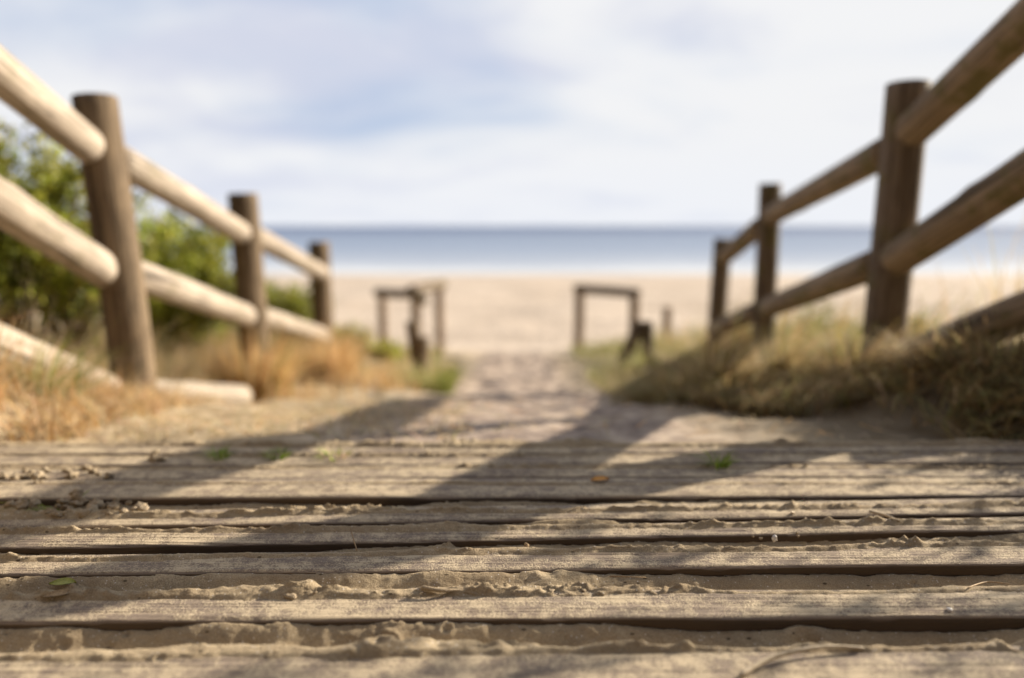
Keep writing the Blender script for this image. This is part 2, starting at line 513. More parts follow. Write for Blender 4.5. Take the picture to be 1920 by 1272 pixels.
def sand_at(x, y):
    i = min(max(int(np.searchsorted(sx, x)), 0), len(sx) - 1); j = min(max(int(np.searchsorted(sy, y)), 0), len(sy) - 1)
    return float(GZ[i, j])


def deck_at(x, y):
    z = sand_at(x, y)
    for i, p in enumerate(PLANKS):
        f = p['f0'] + p['fk'] * x
        if f <= y <= f + p['w']: z = max(z, p['z'] + 0.001)
    return z


sand_o = link('sand', np_mesh('sand', np.stack([GX, GY, GZ], -1).reshape(-1, 3), grid_quads(len(sx), len(sy))), SAND)
tag(sand_o, 'wind blown sand lying in the gaps between the boardwalk planks', 'sand', kind='stuff')

boardwalk = empty('boardwalk', (0, 0.9, 0))
tag(boardwalk, 'weathered grey boardwalk of cross planks half buried in sand', 'boardwalk')
PX0, PX1 = -1.5, 1.5


def gline(X, Y, i):
    w = Y * 240 + 1.5 * fbm(X * 2.5, Y * 6, i, 2)
    return vnoise(X * 2.2 + i * 7, w, i) * 0.6 + vnoise(X * 6 + i * 3, w * 2.1, i + 3) * 0.4 - 0.5



for i, p in enumerate(PLANKS):
    nx = 700 if i < 6 else 300
    xs = np.linspace(PX0 - 0.03 * (i % 3), PX1 + 0.02 * (i % 2), nx)
    ns = 56 if i < 6 else 24
    s = np.linspace(0, 1, ns)
    th = 0.042
    X, S = np.meshgrid(xs, s, indexing='ij')
    f = front(i, X)
    Y = f + S * p['w']
    Z = p['z'] + 0.0024 * gline(X, Y, i) + 0.002 * fbm(X * 1.5, Y * 12, i + 4, 2) + 0.007 * fbm(X * 0.8 + 3 * i, X * 0 + i, i + 5, 2) - 0.0045 * np.exp(-S * p['w'] / 0.0022) - 0.003 * np.exp(-(1 - S) * p['w'] / 0.002)
    # splintered chips along the front arris
    chip = np.clip(fbm(X * 14, X * 0 + i, 7 + i, 4) - 0.14, 0, 1) * 0.03
    Z = Z - chip * np.exp(-S * p['w'] / 0.004)
    top = np.stack([X, Y, Z], -1)
    fx = xs; ff = front(i, fx)
    rows = []
    for (dy, dz) in ((0.012, -th), (0.0015, -th + 0.001), (0.0005, -0.022), (0.0, -0.010)):
        rows.append(np.stack([fx, ff + dy + 0.0008 * fbm(fx * 40, fx * 0 + dz * 900, 3, 2), np.full_like(fx, p['z'] + dz) + 0.001 * fbm(fx * 20, fx * 0 + dz * 500, 5, 2)], -1))
    tail = []
    for (dy, dz) in ((0.0, -0.01), (-0.002, -th)):
        tail.append(np.stack([fx, ff + p['w'] + dy, np.full_like(fx, p['z'] + dz)], -1))
    prof = np.concatenate([np.stack(rows, 1), top, np.stack(tail, 1)], 1)      # nx, m, 3
    m_ = prof.shape[1]
    V = prof.reshape(-1, 3)
    Q = grid_quads(nx, m_, closed_v=True)
    ctr = V.mean(0)
    cap = []
    for e, idx in ((0, 0), (1, (nx - 1) * m_)):
        k = len(V) + len(cap)
        cap.append(V[idx:idx + m_].mean(0))
        r = np.arange(m_); r2 = (r + 1) % m_
        tri = np.stack([np.full(m_, k), idx + (r if e == 0 else r2), idx + (r2 if e == 0 else r), idx + (r2 if e == 0 else r)], -1)
        Q = np.concatenate([Q, tri]) if False else Q
    o = link('plank', np_mesh('plank', V - np.array([0, 0.9, 0]), Q), M_PLANK, boardwalk, loc=(0, 0.9, 0))

# two bearers carry the planks
for bx_ in (-1.15, 0.0, 1.15):
    vs = []
    for x_ in (bx_ - 0.04, bx_ + 0.04):
        for y_ in (0.42, 1.52):
            for z_ in (-0.12, -0.0445):
                vs.append((x_, y_ - 0.9, z_))
    fs = [(0, 1, 3, 2), (4, 6, 7, 5), (0, 4, 5, 1), (2, 3, 7, 6), (0, 2, 6, 4), (1, 5, 7, 3)]
    link('bearer', np_mesh('bearer', vs, fs, False), M_PLANK, boardwalk, loc=(0, 0.9, 0))

# ------------------------------------------------------------------ terrain
PATH = ((-8, 0.0), (0.3, -0.06), (1.45, -0.045), (1.6, -0.045), (1.9, -0.075), (2.65, -0.21), (3.6, -0.40), (5.3, -0.77), (7.5, -1.02), (9.5, -1.24), (11.0, -1.42), (13, -1.92), (16, -2.15), (30, -2.38), (46, -2.62), (50, -2.86), (70, -3.6), (400, -6))
LEFT = ((-8, 1.0), (0.6, 0.55), (1.3, 0.30), (2.1, -0.05), (2.65, -0.27), (3.1, -0.38), (3.85, -0.48), (5.3, -0.72), (7.5, -0.96), (9.5, -1.2), (11, -1.42), (13, -1.92), (16, -2.15), (30, -2.38), (46, -2.62), (50, -2.86), (70, -3.6), (400, -6))
RIGHT = ((-8, 0.35), (0.8, 0.26), (1.3, 0.19), (2.1, 0.02), (2.65, -0.14), (3.3, -0.24), (4.1, -0.38), (5.0, -0.52), (7, -0.86), (9.5, -1.2), (11, -1.42), (13, -1.92), (16, -2.15), (30, -2.38), (46, -2.62), (50, -2.86), (70, -3.6), (400, -6))


def prof(tab, y):
    return np.interp(y, [a for a, b in tab], [b for a, b in tab])


def terrain(x, y):
    x = np.asarray(x, float); y = np.asarray(y, float)
    c = prof(PATH, y); l = prof(LEFT, y); r = prof(RIGHT, y)
    in_l = np.interp(y, [1.5, 2.4, 4, 9], [1.22, 1.0, 0.55, 0.65]); out_l = in_l + np.interp(y, [1.5, 2.4, 6], [0.22, 0.5, 0.9])
    in_r = np.interp(y, [1.5, 2.0, 2.6, 9], [1.18, 0.75, 0.40, 0.6]); out_r = in_r + np.interp(y, [1.5, 2.4, 6], [0.25, 0.8, 0.9])
    z = c + (l - c) * sstep(in_l, out_l, -x) + (r - c) * sstep(in_r, out_r, x)
    fade = sstep(14, 9, y)
    # dune rises behind the left fence, falls away behind the right one
    z = z + fade * 0.22 * sstep(1.8, 3.2, -x) * sstep(-1, 1.5, y) - fade * 0.16 * sstep(1.75, 3.2, x) * sstep(1.8, 3.5, y)
    rough = np.interp(y, [1.4, 2.0, 4, 9, 14, 40], [0.006, 0.035, 0.08, 0.08, 0.04, 0.012])
    deck = (np.abs(x) < 1.3) & (y < 1.5)
    n = fbm(x * 5, y * 5, 3, 4) * rough * 1.6 + fbm(x * 0.8, y * 0.8, 5, 3) * rough * 1.6 * sstep(2.5, 5, y)
    n = n + np.clip(fbm(x * 0.22 + 3, y * 0.5, 9, 3), -1, 1) * 0.35 * sstep(13, 20, y) * sstep(48, 36, y)
    n = np.where(deck, -0.02, n)
    return z + n


def spaced(lo, hi, near_lo, near_hi, step, grow):
    a = list(np.arange(near_lo, near_hi, step))
    s = step; v = a[-1]
    while v < hi: s *= grow; v += s; a.append(v)
    s = step; v = a[0]; pre = []
    while v > lo: s *= grow; v -= s; pre.append(v)
    return np.array(pre[::-1] + a)


gx = spaced(-2500, 2500, -3.0, 3.0, 0.025, 1.07)
gy = spaced(-300, 150, 1.3, 6.0, 0.022, 1.02)
TX, TY = np.meshgrid(gx, gy, indexing='ij')
ground_o = link('ground', np_mesh('ground', np.stack([TX, TY, terrain(TX, TY)], -1).reshape(-1, 3), grid_quads(len(gx), len(gy))), M_GROUND)
tag(ground_o, 'sandy dune path and open beach sloping down to the sea', 'ground', kind='structure')

wx = spaced(-30000, 30000, -60, 60, 4.0, 1.3); wy = spaced(44, 32000, 45, 200, 3.0, 1.25)
WX, WY = np.meshgrid(wx, wy, indexing='ij')
WZ = np.full_like(WX, -2.85) + 0.06 * fbm(WX * 0.05, WY * 0.25, 2, 3) * sstep(50, 70, WY) * sstep(400, 200, WY)
sea = link('sea', np_mesh('sea', np.stack([WX, WY, WZ], -1).reshape(-1, 3), grid_quads(len(wx), len(wy))), M_SEA)
tag(sea, 'calm blue grey sea with pale surf at the beach', 'sea', kind='structure')


# ------------------------------------------------------------------ fences
def log_mesh(name, length, r0, r1, seed, dome0=True, dome1=True, seg=28, flat0=False, flat1=False, wob=0.02, knots=2):
    n = max(10, int(length / 0.04))
    zs = np.linspace(0, length, n); rr = r0 + (r1 - r0) * zs / length
    def ends(z_end, r, sgn, dome):
        k = 5
        if dome:
            a = np.linspace(0, math.pi / 2, k + 1)[1:]
            return [(z_end + sgn * r * 0.55 * math.sin(t), r * math.cos(t) + 0.0005) for t in a]
        return [(z_end + sgn * 0.003, r - 0.004), (z_end + sgn * 0.0045, r - 0.009), (z_end + sgn * 0.0045, r * 0.5), (z_end + sgn * 0.0045, 0.0005)]
    pz = list(zs); pr = list(rr)
    A = ends(0, r0, -1, dome0)[::-1]; B = ends(length, r1, 1, dome1)
    pz = [a[0] for a in A] + pz + [b[0] for b in B]; pr = [a[1] for a in A] + pr + [b[1] for b in B]
    pz = np.array(pz); pr = np.array(pr)
    th = np.linspace(0, 2 * math.pi, seg, endpoint=False)
    Zm, Tm = np.meshgrid(pz, th, indexing='ij'); Rm = np.repeat(pr[:, None], seg, 1)
    bump = 1 + wob * 3 * fbm(np.cos(Tm) * 1.3 + seed * 3.1 + 10, Zm * 2.3 + np.sin(Tm) * 1.3 + 10, seed, 3)
    rk = random.Random(seed)
    for k in range(knots):
        kz = rk.uniform(0.1, 0.9) * length; kt = rk.uniform(0, 6.28)
        bump = bump + 0.09 * np.exp(-((Zm - kz) / 0.03) ** 2 - ((np.cos(Tm - kt) - 1) / 0.12) ** 2)
    cx = 0.25 * r0 * fbm(Zm * 0.9 + seed, Zm * 0 + 2, seed + 1, 2); cy = 0.25 * r0 * fbm(Zm * 0.9 + seed, Zm * 0 + 7, seed + 2, 2)
    V = np.stack([cx + Rm * bump * np.cos(Tm), cy + Rm * bump * np.sin(Tm), Zm], -1).reshape(-1, 3)
    Q = grid_quads(len(pz), seg, closed_v=True)[:, ::-1]
    return np_mesh(name, V, Q)


def log(name, p0, p1, r0, r1, mat, parent, seed, **kw):
    p0, p1 = Vector(p0), Vector(p1)
    d = p1 - p0
    me = log_mesh(name, d.length, r0, r1, seed, **kw)
    return link(name, me, mat, parent, loc=p0, quat=d.to_track_quat('Z', 'Y'))


def fence(label, posts, rails, mp, mr, group, seed):
    base = Vector(posts[0][1])
    root = empty('wooden_fence', base)
    tag(root, label, 'fence', group)
    for k, (top, bot, r) in enumerate(posts):
        d = (Vector(bot) - Vector(top)).normalized()
        log('post', Vector(bot) + d * 0.25, top, r * 1.03, r, mp, root, seed + k, dome0=False, dome1=False, wob=0.014, knots=1)
    for k, (a, b, r, m) in enumerate(rails):
        log('rail', a, b, r * 1.02, r, m or mr, root, seed + 20 + k, wob=0.02)
    return root


YL1, YL2, YL3 = 2.65, 3.85, 5.3
YR1, YR2, YR3 = 2.65, 4.1, 5.0
YLn, YRn = 2.12, 2.15
# left: post axes (top, foot)
L1t, L1b = at(180, 184, YL1), at(258, 768, YL1 - 0.03)
L2t, L2b = at(453, 365, YL2), at(488, 770, YL2)
L3t, L3b = at(598, 455, YL3), at(612, 745, YL3)
R1t, R1b = at(1700, 158, YR1), at(1654, 700, YR1)
R2t, R2b = at(1443, 346, YR2), at(1428, 690, YR2)
R3t, R3b = at(1357, 449, YR3), at(1340, 668, YR3)


def beyond(p_near, p_far, Y):
    """carry a rail on in a straight line to Y metres ahead of the camera"""
    t = (Y - p_far.y) / (p_near.y - p_far.y)
    return p_far + (p_near - p_far) * t


def extend(a, b, back_=0.0, fwd=0.0):
    d = (b - a).normalized()
    return a - d * back_, b + d * fwd


lr = []
tl_f, tl_n = at(172, 281, YL1 - 0.045), at(0, 140, YLn)
ml_f, ml_n = at(200, 510, YL1 - 0.045), at(0, 380, YLn)
bl_f, bl_n = at(222, 742, YL1 - 0.045), at(0, 652, YLn)
YN = 0.75
lr += [(beyond(tl_n, tl_f, YN), tl_f, 0.060, None), (beyond(ml_n, ml_f, YN), ml_f, 0.062, None), (beyond(bl_n, bl_f, YN), bl_f, 0.066, None)]
lr += [(at(222, 300, YL1 + .05), at(452, 436, YL2 - .055), 0.057, None), (at(240, 510, YL1 + .05), at(462, 592, YL2 - .055), 0.060, None),
       (at(262, 738, YL1 + .05), at(452, 744, 3.15), 0.056, None),
       (at(470, 440, YL2 + .05), at(602, 512, YL3 - .05), 0.057, None), (at(482, 592, YL2 + .05), at(604, 630, YL3 - .05), 0.058, None)]
L0t = at(180, 184, YL1) + (beyond(tl_n, tl_f, YN) - tl_f) + Vector((0, 0, 0.02))
L0b = L0t - Vector((0, 0, 1.1))
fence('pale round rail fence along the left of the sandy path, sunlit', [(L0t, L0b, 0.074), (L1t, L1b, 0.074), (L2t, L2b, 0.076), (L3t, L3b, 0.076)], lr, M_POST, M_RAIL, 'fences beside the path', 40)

rr_ = []
YN = 1.85
tr_f, tr_n = at(1712, 243, YR1 - 0.05), at(1920, 48, YRn)
mr_f, mr_n = at(1682, 484, YR1 - 0.05), at(1920, 328, YRn)
br_f, br_n = at(1648, 690, YR1 - 0.05), at(1915, 588, YRn)
rr_ += [(beyond(tr_n, tr_f, YN), tr_f, 0.062, None), (beyond(mr_n, mr_f, YN), mr_f, 0.062, None), (beyond(br_n, br_f, YN), br_f, 0.060, None)]
rr_ += [(at(1662, 285, YR1 + .05), at(1446, 404, YR2 - .05), 0.056, None), (at(1640, 498, YR1 + .05), at(1440, 578, YR2 - .05), 0.058, None),
        (at(1424, 425, YR2 + .04), at(1358, 482, YR3 - .04), 0.054, None), (at(1420, 584, YR2 + .04), at(1345, 618, YR3 - .04), 0.056, None)]
R0t = R1t + (beyond(tr_n, tr_f, YN) - tr_f)
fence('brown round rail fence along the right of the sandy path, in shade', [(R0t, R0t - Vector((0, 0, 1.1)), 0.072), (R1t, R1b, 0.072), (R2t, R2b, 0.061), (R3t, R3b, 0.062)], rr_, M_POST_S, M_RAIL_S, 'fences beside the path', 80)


def tz(x, y): return float(terrain(x, y))


def ground_post(px, py, Y):
    p = at(px, py, Y)
    return p, Vector((p.x, p.y, tz(p.x, p.y) - 0.15))


# barriers where the path meets the beach
def barrier(label, tops, bars, rpost, rbar, seed, mat):
    P = [ground_post(*t) for t in tops]
    root = empty('wooden_barrier', P[0][1])
    tag(root, label, 'barrier', 'barriers at the beach end of the path')
    for k, (t, b) in enumerate(P):
        log('post', b, t, rpost, rpost, mat, root, seed + k, dome0=False, dome1=False)
    for k, (a, b, r) in enumerate(bars):
        log('crossbar', a, b, r, r, M_POST_S, root, seed + 9 + k, dome0=False, dome1=False)
    return root


barrier('low timber barrier left of the path mouth, two crossbars meeting at a corner',
        [(716, 548, 9.6), (779, 556, 8.4), (823, 534, 9.4)],
        [(at(708, 549, 9.6), at(786, 552, 8.35), 0.062), (at(772, 545, 8.45), at(830, 533, 9.4), 0.065), (at(772, 548, 8.3), at(800, 566, 8.3), 0.055)],
        0.062, 0.06, 120, M_GATE)
barrier('low timber goal shaped barrier right of the path mouth',
        [(1087, 545, 9.4), (1190, 556, 8.9)], [(at(1079, 541, 9.4), at(1199, 551, 8.9), 0.06)], 0.066, 0.06, 140, M_GATE)


def single_post(name, label, cat, px, py, Y, r, seed, mat, group=None, lean=(0, 0)):
    t, b = ground_post(px, py, Y)
    b += Vector((lean[0], lean[1], 0))
    root = log(name, b, t, r * 1.1, r, mat, None, seed, dome0=False, dome1=False)
    tag(root, label, cat, group)
    return root


single_post('wooden_post', 'short lone post standing in grass right of the goal shaped barrier', 'post', 1252, 576, 9.0, 0.055, 160, M_GATE)
single_post('broken_post', 'broken slanting post stump below the left barrier corner', 'post', 772, 604, 5.4, 0.048, 161, M_POST, lean=(0.08, 0))
single_post('broken_post', 'stubby broken post stump in green grass beside the slanting one', 'post', 792, 632, 5.3, 0.052, 162, M_POST, lean=(-0.03, 0))
# leaning pair of posts on the right of the path
rt = empty('post_trestle', at(1200, 700, 4.85))
tag(rt, 'pair of dark posts leaning together right of the path', 'post')
log('post', at(1158, 705, 4.8), at(1197, 612, 4.85), 0.046, 0.040, M_POST, rt, 170, dome0=False, dome1=False)
log('post', at(1218, 710, 4.9), at(1212, 606, 4.85), 0.044, 0.042, M_POST, rt, 171, dome0=False, dome1=False)
log('crossbar', at(1188, 615, 4.85), at(1222, 612, 4.85), 0.036, 0.036, M_POST, rt, 172, dome0=False, dome1=False)


# ------------------------------------------------------------------ grasses
def blades(name, pts, h, bend, width, cols, seed=0, mat=None, dirs=None, levels=4, bendpow=2.0, parent=None):
    rg = np.random.default_rng(seed)
    n = len(pts)
    if dirs is None:
        a = rg.uniform(0, 2 * np.pi, n); dirs = np.stack([np.cos(a), np.sin(a)], -1)
    fa = rg.uniform(0, np.pi, n)
    side = np.stack([np.cos(fa), np.sin(fa), np.zeros(n)], -1)
    ss = np.linspace(0, 1, levels)
    V = np.zeros((n, levels, 2, 3))
    for k, s in enumerate(ss):
        c = pts.copy()
        up = h * s * (1 - 0.35 * np.minimum(bend, 1.4) * s)
        c[:, 2] += up
        c[:, :2] += dirs * (h * bend * s ** bendpow)[:, None]
        w = (width * (1 - s ** 1.6) + 0.0004)[:, None] * side
        V[:, k, 0] = c - w; V[:, k, 1] = c + w
    idx = np.arange(n)[:, None] * (levels * 2) + np.arange(levels - 1)[None, :] * 2
    Q = np.stack([idx, idx + 1, idx + 3, idx + 2], -1).reshape(-1, 4)
    C = np.repeat(cols, levels * 2, axis=0)
    off = np.array(parent.location) if parent else 0
    return np_mesh(name, V.reshape(-1, 3) - off, Q, True, C)


def pick(cols, n, rg, var=0.18):
    c = np.array(cols)[rg.integers(0, len(cols), n)]
    return np.clip(c * (1 + rg.normal(0, var, (n, 1))) * (1 + rg.normal(0, 0.05, (n, 3))), 0.005, 0.9)


DRY = [(0.60, 0.37, 0.15), (0.57, 0.41, 0.21), (0.66, 0.51, 0.30), (0.44, 0.27, 0.12)]
STRAW = [(0.62, 0.50, 0.32), (0.52, 0.40, 0.24), (0.58, 0.47, 0.33)]
GREEN = [(0.20, 0.23, 0.05), (0.27, 0.28, 0.07), (0.14, 0.18, 0.04)]
OLIVE = [(0.33, 0.31, 0.12), (0.24, 0.24, 0.09), (0.40, 0.35, 0.16)]
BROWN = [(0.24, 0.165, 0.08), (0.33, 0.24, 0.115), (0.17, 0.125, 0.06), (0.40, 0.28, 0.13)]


def scatter(n, x0, x1, y0, y1, rg, keep=None, clump=0.0, cs=3.0, seed=0):
    x = rg.uniform(x0, x1, n); y = rg.uniform(y0, y1, n)
    m = np.ones(n, bool)
    if keep is not None: m &= keep(x, y)
    if clump: m &= fbm(x * cs, y * cs, seed, 3) + 0.5 > rg.uniform(0, 1, n) * clump + (0.5 - clump / 2)
    x, y = x[m], y[m]
    return np.stack([x, y, terrain(x, y) - 0.01], -1)


def grass(name, label, pts, hmin, hmax, bend, width, cols, seed, var=0.18):
    rg = np.random.default_rng(seed); n = len(pts)
    h = rg.uniform(hmin, hmax, n) * (0.55 + 0.9 * (fbm(pts[:, 0] * 2.2, pts[:, 1] * 2.2, seed, 2) + 0.5))
    b = np.abs(rg.normal(bend, 0.35, n)); w = rg.uniform(0.6, 1.3, n) * width
    o = link(name, blades(name, pts, h, b, w, pick(cols, n, rg, var), seed), M_GRASS)
    tag(o, label, 'grass', kind='stuff')
    return o


rg = np.random.default_rng(3)
grass('straw_grass', 'short straw stubble in the sand between boardwalk and left fence', scatter(5200, -1.5, -0.12, 1.68, 2.75, rg, lambda x, y: y > 1.7 - 0 * x, 0.9, 4, 10), 0.02, 0.075, 1.4, 0.0018, STRAW + STRAW + DRY[1:3] + OLIVE[:1], 22)
grass('tall_grass', 'sparse tall dry stalks standing behind the right fence', scatter(420, 1.7, 2.7, 1.5, 3.2, rg), 0.35, 0.75, 0.35, 0.0022, STRAW + DRY[1:3], 21)
grass('dry_grass', 'tall orange grass in front of the lowest left rail at the edge of the photo', scatter(5000, -2.2, -1.22, 1.66, 2.5, rg, None, 0.4, 6, 9), 0.12, 0.30, 0.7, 0.0024, DRY + DRY + STRAW[:1], 20)
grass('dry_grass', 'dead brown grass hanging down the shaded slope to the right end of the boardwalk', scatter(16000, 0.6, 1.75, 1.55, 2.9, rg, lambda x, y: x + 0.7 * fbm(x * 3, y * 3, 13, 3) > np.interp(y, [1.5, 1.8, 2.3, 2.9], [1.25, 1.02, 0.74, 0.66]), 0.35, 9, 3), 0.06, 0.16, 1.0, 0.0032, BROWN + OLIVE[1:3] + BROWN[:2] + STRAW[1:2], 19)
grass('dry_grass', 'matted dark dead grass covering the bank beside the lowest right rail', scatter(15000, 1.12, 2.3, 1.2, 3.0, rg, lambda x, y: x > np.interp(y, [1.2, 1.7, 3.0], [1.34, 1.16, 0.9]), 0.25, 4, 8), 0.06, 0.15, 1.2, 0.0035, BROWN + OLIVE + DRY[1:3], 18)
in_left = lambda x, y: ~((x > -1.45) & (y > 2.45) & (y < 3.3)) & (-x > np.interp(y, [2.3, 2.6, 3.6, 5, 9], [1.3, 1.1, 0.55, 0.42, 0.75]))
in_right = lambda x, y: (x + 0.9 * fbm(x * 2.6, y * 2.6, 11, 3) > np.interp(y, [1.5, 1.8, 2.3, 2.8, 5, 9], [1.5, 1.15, 0.62, 0.50, 0.58, 0.8]))
grass('dry_grass', 'orange dry grass at the feet of the left fence', scatter(9000, -3.2, -0.3, 2.25, 7.0, rg, in_left, 0.6, 3, 1), 0.10, 0.26, 0.8, 0.0028, DRY + DRY + STRAW, 11)
grass('dry_grass', 'orange and straw grass below the left fence beside the boardwalk', scatter(12000, -2.6, -1.0, 1.62, 2.7, rg, lambda x, y: -x > 1.08 + 0 * y, 0.5, 5, 2), 0.07, 0.2, 1.0, 0.0022, DRY + STRAW, 12)
grass('straw_grass', 'pale straw grass behind the left fence under the shrubs', scatter(19000, -4.2, -1.55, 1.8, 7.5, rg, None, 0.6, 3, 3), 0.2, 0.5, 0.7, 0.0028, STRAW + STRAW + OLIVE + [DRY[0]], 13)
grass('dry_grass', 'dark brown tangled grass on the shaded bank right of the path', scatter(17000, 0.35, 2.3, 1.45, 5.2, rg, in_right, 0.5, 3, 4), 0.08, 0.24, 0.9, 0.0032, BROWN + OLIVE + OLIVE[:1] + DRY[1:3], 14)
grass('olive_grass', 'sunlit yellow green grass behind the right fence', scatter(17000, 1.5, 4.6, 2.9, 8.5, rg, None, 0.5, 2.5, 5), 0.24, 0.52, 0.45, 0.0036, OLIVE + GREEN[:1] + STRAW[:1] + DRY[:1], 15)
grass('olive_grass', 'low green and yellow grass around the barrier right of the path mouth', scatter(6500, 0.5, 2.6, 5.0, 10.5, rg, lambda x, y: x > 0.62 + 0.04 * (y - 5), 0.6, 2, 6), 0.10, 0.28, 0.6, 0.004, OLIVE + OLIVE + GREEN + STRAW[:1], 16)
grass('olive_grass', 'low green grass around the barrier left of the path mouth', scatter(6000, -3.0, -0.5, 5.2, 10.0, rg, lambda x, y: -x > 0.55 + 0.08 * (y - 5), 0.6, 2, 7), 0.09, 0.24, 0.6, 0.004, OLIVE + GREEN + DRY[:2], 17)


def straw_litter():
    rg = np.random.default_rng(44)
    n = 2600
    x = rg.uniform(-2.2, 1.6, n); y = rg.uniform(1.55, 2.9, n) ** 1.0
    m = rg.uniform(0, 1, n) < np.where(x < -0.3, 0.9, 0.35)
    x, y = x[m], y[m]; n = len(x)
    L = rg.uniform(0.02, 0.09, n); a = rg.uniform(0, np.pi, n); w = rg.uniform(0.0008, 0.002, n)
    dx, dy = np.cos(a), np.sin(a)
    V = np.zeros((n, 3, 2, 3))
    for k, t in enumerate((-0.5, 0, 0.5)):
        px, py = x + dx * L * t, y + dy * L * t
        pz = terrain(px, py) + 0.003 + rg.uniform(0, 0.012, n)
        pz = np.where(py < 1.74, np.maximum(pz, -0.012), pz)
        V[:, k, 0] = np.stack([px - dy * w, py + dx * w, pz], -1); V[:, k, 1] = np.stack([px + dy * w, py - dx * w, pz], -1)
    idx = np.arange(n)[:, None] * 6 + np.arange(2)[None, :] * 2
    Q = np.stack([idx, idx + 1, idx + 3, idx + 2], -1).reshape(-1, 4)
    o = link('straw_litter', np_mesh('straw_litter', V.reshape(-1, 3), Q, True, np.repeat(pick(STRAW + DRY[:1], n, rg), 6, axis=0)), M_GRASS)
    tag(o, 'dead straw lying on the sand beyond the last plank', 'plant litter', kind='stuff')


straw_litter()


def tuft(label, x, y, n, hmin, hmax, spread, cols, seed, bend=0.6, width=0.003, z=None, group='grass tufts', name='grass_tuft'):
    rg = np.random.default_rng(seed)
    a = rg.uniform(0, 6.283, n); r = spread * np.sqrt(rg.uniform(0, 1, n))
    px, py = x + np.cos(a) * r, y + np.sin(a) * r
    pz = terrain(px, py) - 0.01 if z is None else np.full(n, z)
    dirs = np.stack([np.cos(a), np.sin(a)], -1)
    base = empty_loc = Vector((x, y, float(terrain(x, y)) if z is None else z))
    pts = np.stack([px, py, pz], -1) - np.array(base)
    o = link(name, blades(name, pts, rg.uniform(hmin, hmax, n), np.abs(rg.normal(bend, 0.3, n)), rg.uniform(0.6, 1.3, n) * width, pick(cols, n, rg), seed, dirs=dirs), M_GRASS, None, loc=base)
    tag(o, label, 'grass tuft', group)
    return o


def tuft_px(label, px, py, Y, *a, **k):
    p = at(px, py, Y)
    return tuft(label, p.x, p.y, *a, **k)


YG = GREEN + OLIVE + [(0.34, 0.36, 0.08)]
tuft_px('bright green grass tuft at the left edge of the path below the broken posts', 806, 745, 4.6, 420, 0.14, 0.30, 0.16, YG, 201, 0.5, 0.0035)
tuft_px('yellow green tuft of tall grass between the two leaning posts', 1186, 740, 4.4, 260, 0.14, 0.28, 0.12, OLIVE + [(0.45, 0.42, 0.16)], 202, 0.4, 0.004)
tuft_px('orange dead grass clump wrapped round the foot of the middle left post', 475, 765, 3.72, 700, 0.24, 0.50, 0.19, DRY + DRY + OLIVE[:1], 203, 0.35, 0.0035)
tuft_px('orange dead grass clump round the foot of the farthest left post', 606, 745, 5.0, 650, 0.28, 0.56, 0.20, DRY, 204, 0.35, 0.004)
tuft_px('low orange grass clump between the farthest left post and the path', 690, 740, 4.9, 420, 0.12, 0.30, 0.25, DRY, 205, 0.7, 0.004)
tuft_px('tan dead grass clump at the foot of the farthest right post', 1372, 690, 4.7, 420, 0.15, 0.34, 0.20, [(0.42, 0.30, 0.15), (0.34, 0.24, 0.11)], 206, 0.5, 0.004)
tuft_px('brown grass clump overhanging the path at the front of the right bank', 1270, 775, 2.75, 420, 0.10, 0.22, 0.20, BROWN + OLIVE, 207, 0.9, 0.003)
tuft_px('dark overhanging clump of dead grass at the right end of the boardwalk', 1850, 800, 2.0, 600, 0.10, 0.22, 0.20, BROWN + DRY[1:2], 208, 1.0, 0.0035)
tuft_px('tangle of dead grass leaning over the lowest right rail', 1900, 640, 1.95, 300, 0.08, 0.22, 0.16, BROWN + OLIVE, 209, 0.8, 0.0035)


tuft_px('few tall thin dry stalks rising against the sky at the right edge', 1890, 600, 2.3, 14, 0.45, 0.75, 0.16, STRAW, 210, 0.5, 0.0018)
tuft_px('pale straw clump lying in front of the foot of the nearest left post', 165, 785, 2.4, 380, 0.08, 0.18, 0.2, STRAW + DRY, 211, 0.9, 0.0026)
tuft_px('green tinged grass clump on the lowest left rail at the photo edge', 50, 690, 2.05, 300, 0.12, 0.26, 0.14, OLIVE + GREEN + STRAW, 212, 0.8, 0.0026)

BK = BROWN + DRY[1:3] + OLIVE[:1]
tuft_px('ragged straw coloured clump at the inner foot of the right bank, nearest the path', 1335, 760, 2.7, 260, 0.16, 0.34, 0.10, BK + STRAW, 213, 0.7, 0.0032)
tuft_px('ragged olive clump on the right bank under the middle right post', 1440, 735, 2.9, 260, 0.16, 0.36, 0.12, OLIVE + BK, 214, 0.6, 0.0032)
tuft_px('ragged brown clump at the foot of the nearest right post', 1590, 750, 2.45, 280, 0.12, 0.30, 0.12, BK, 215, 0.8, 0.003)
tuft_px('ragged tan clump on the bank just right of the nearest right post', 1745, 720, 2.2, 280, 0.10, 0.24, 0.12, BK + STRAW, 216, 0.9, 0.003)

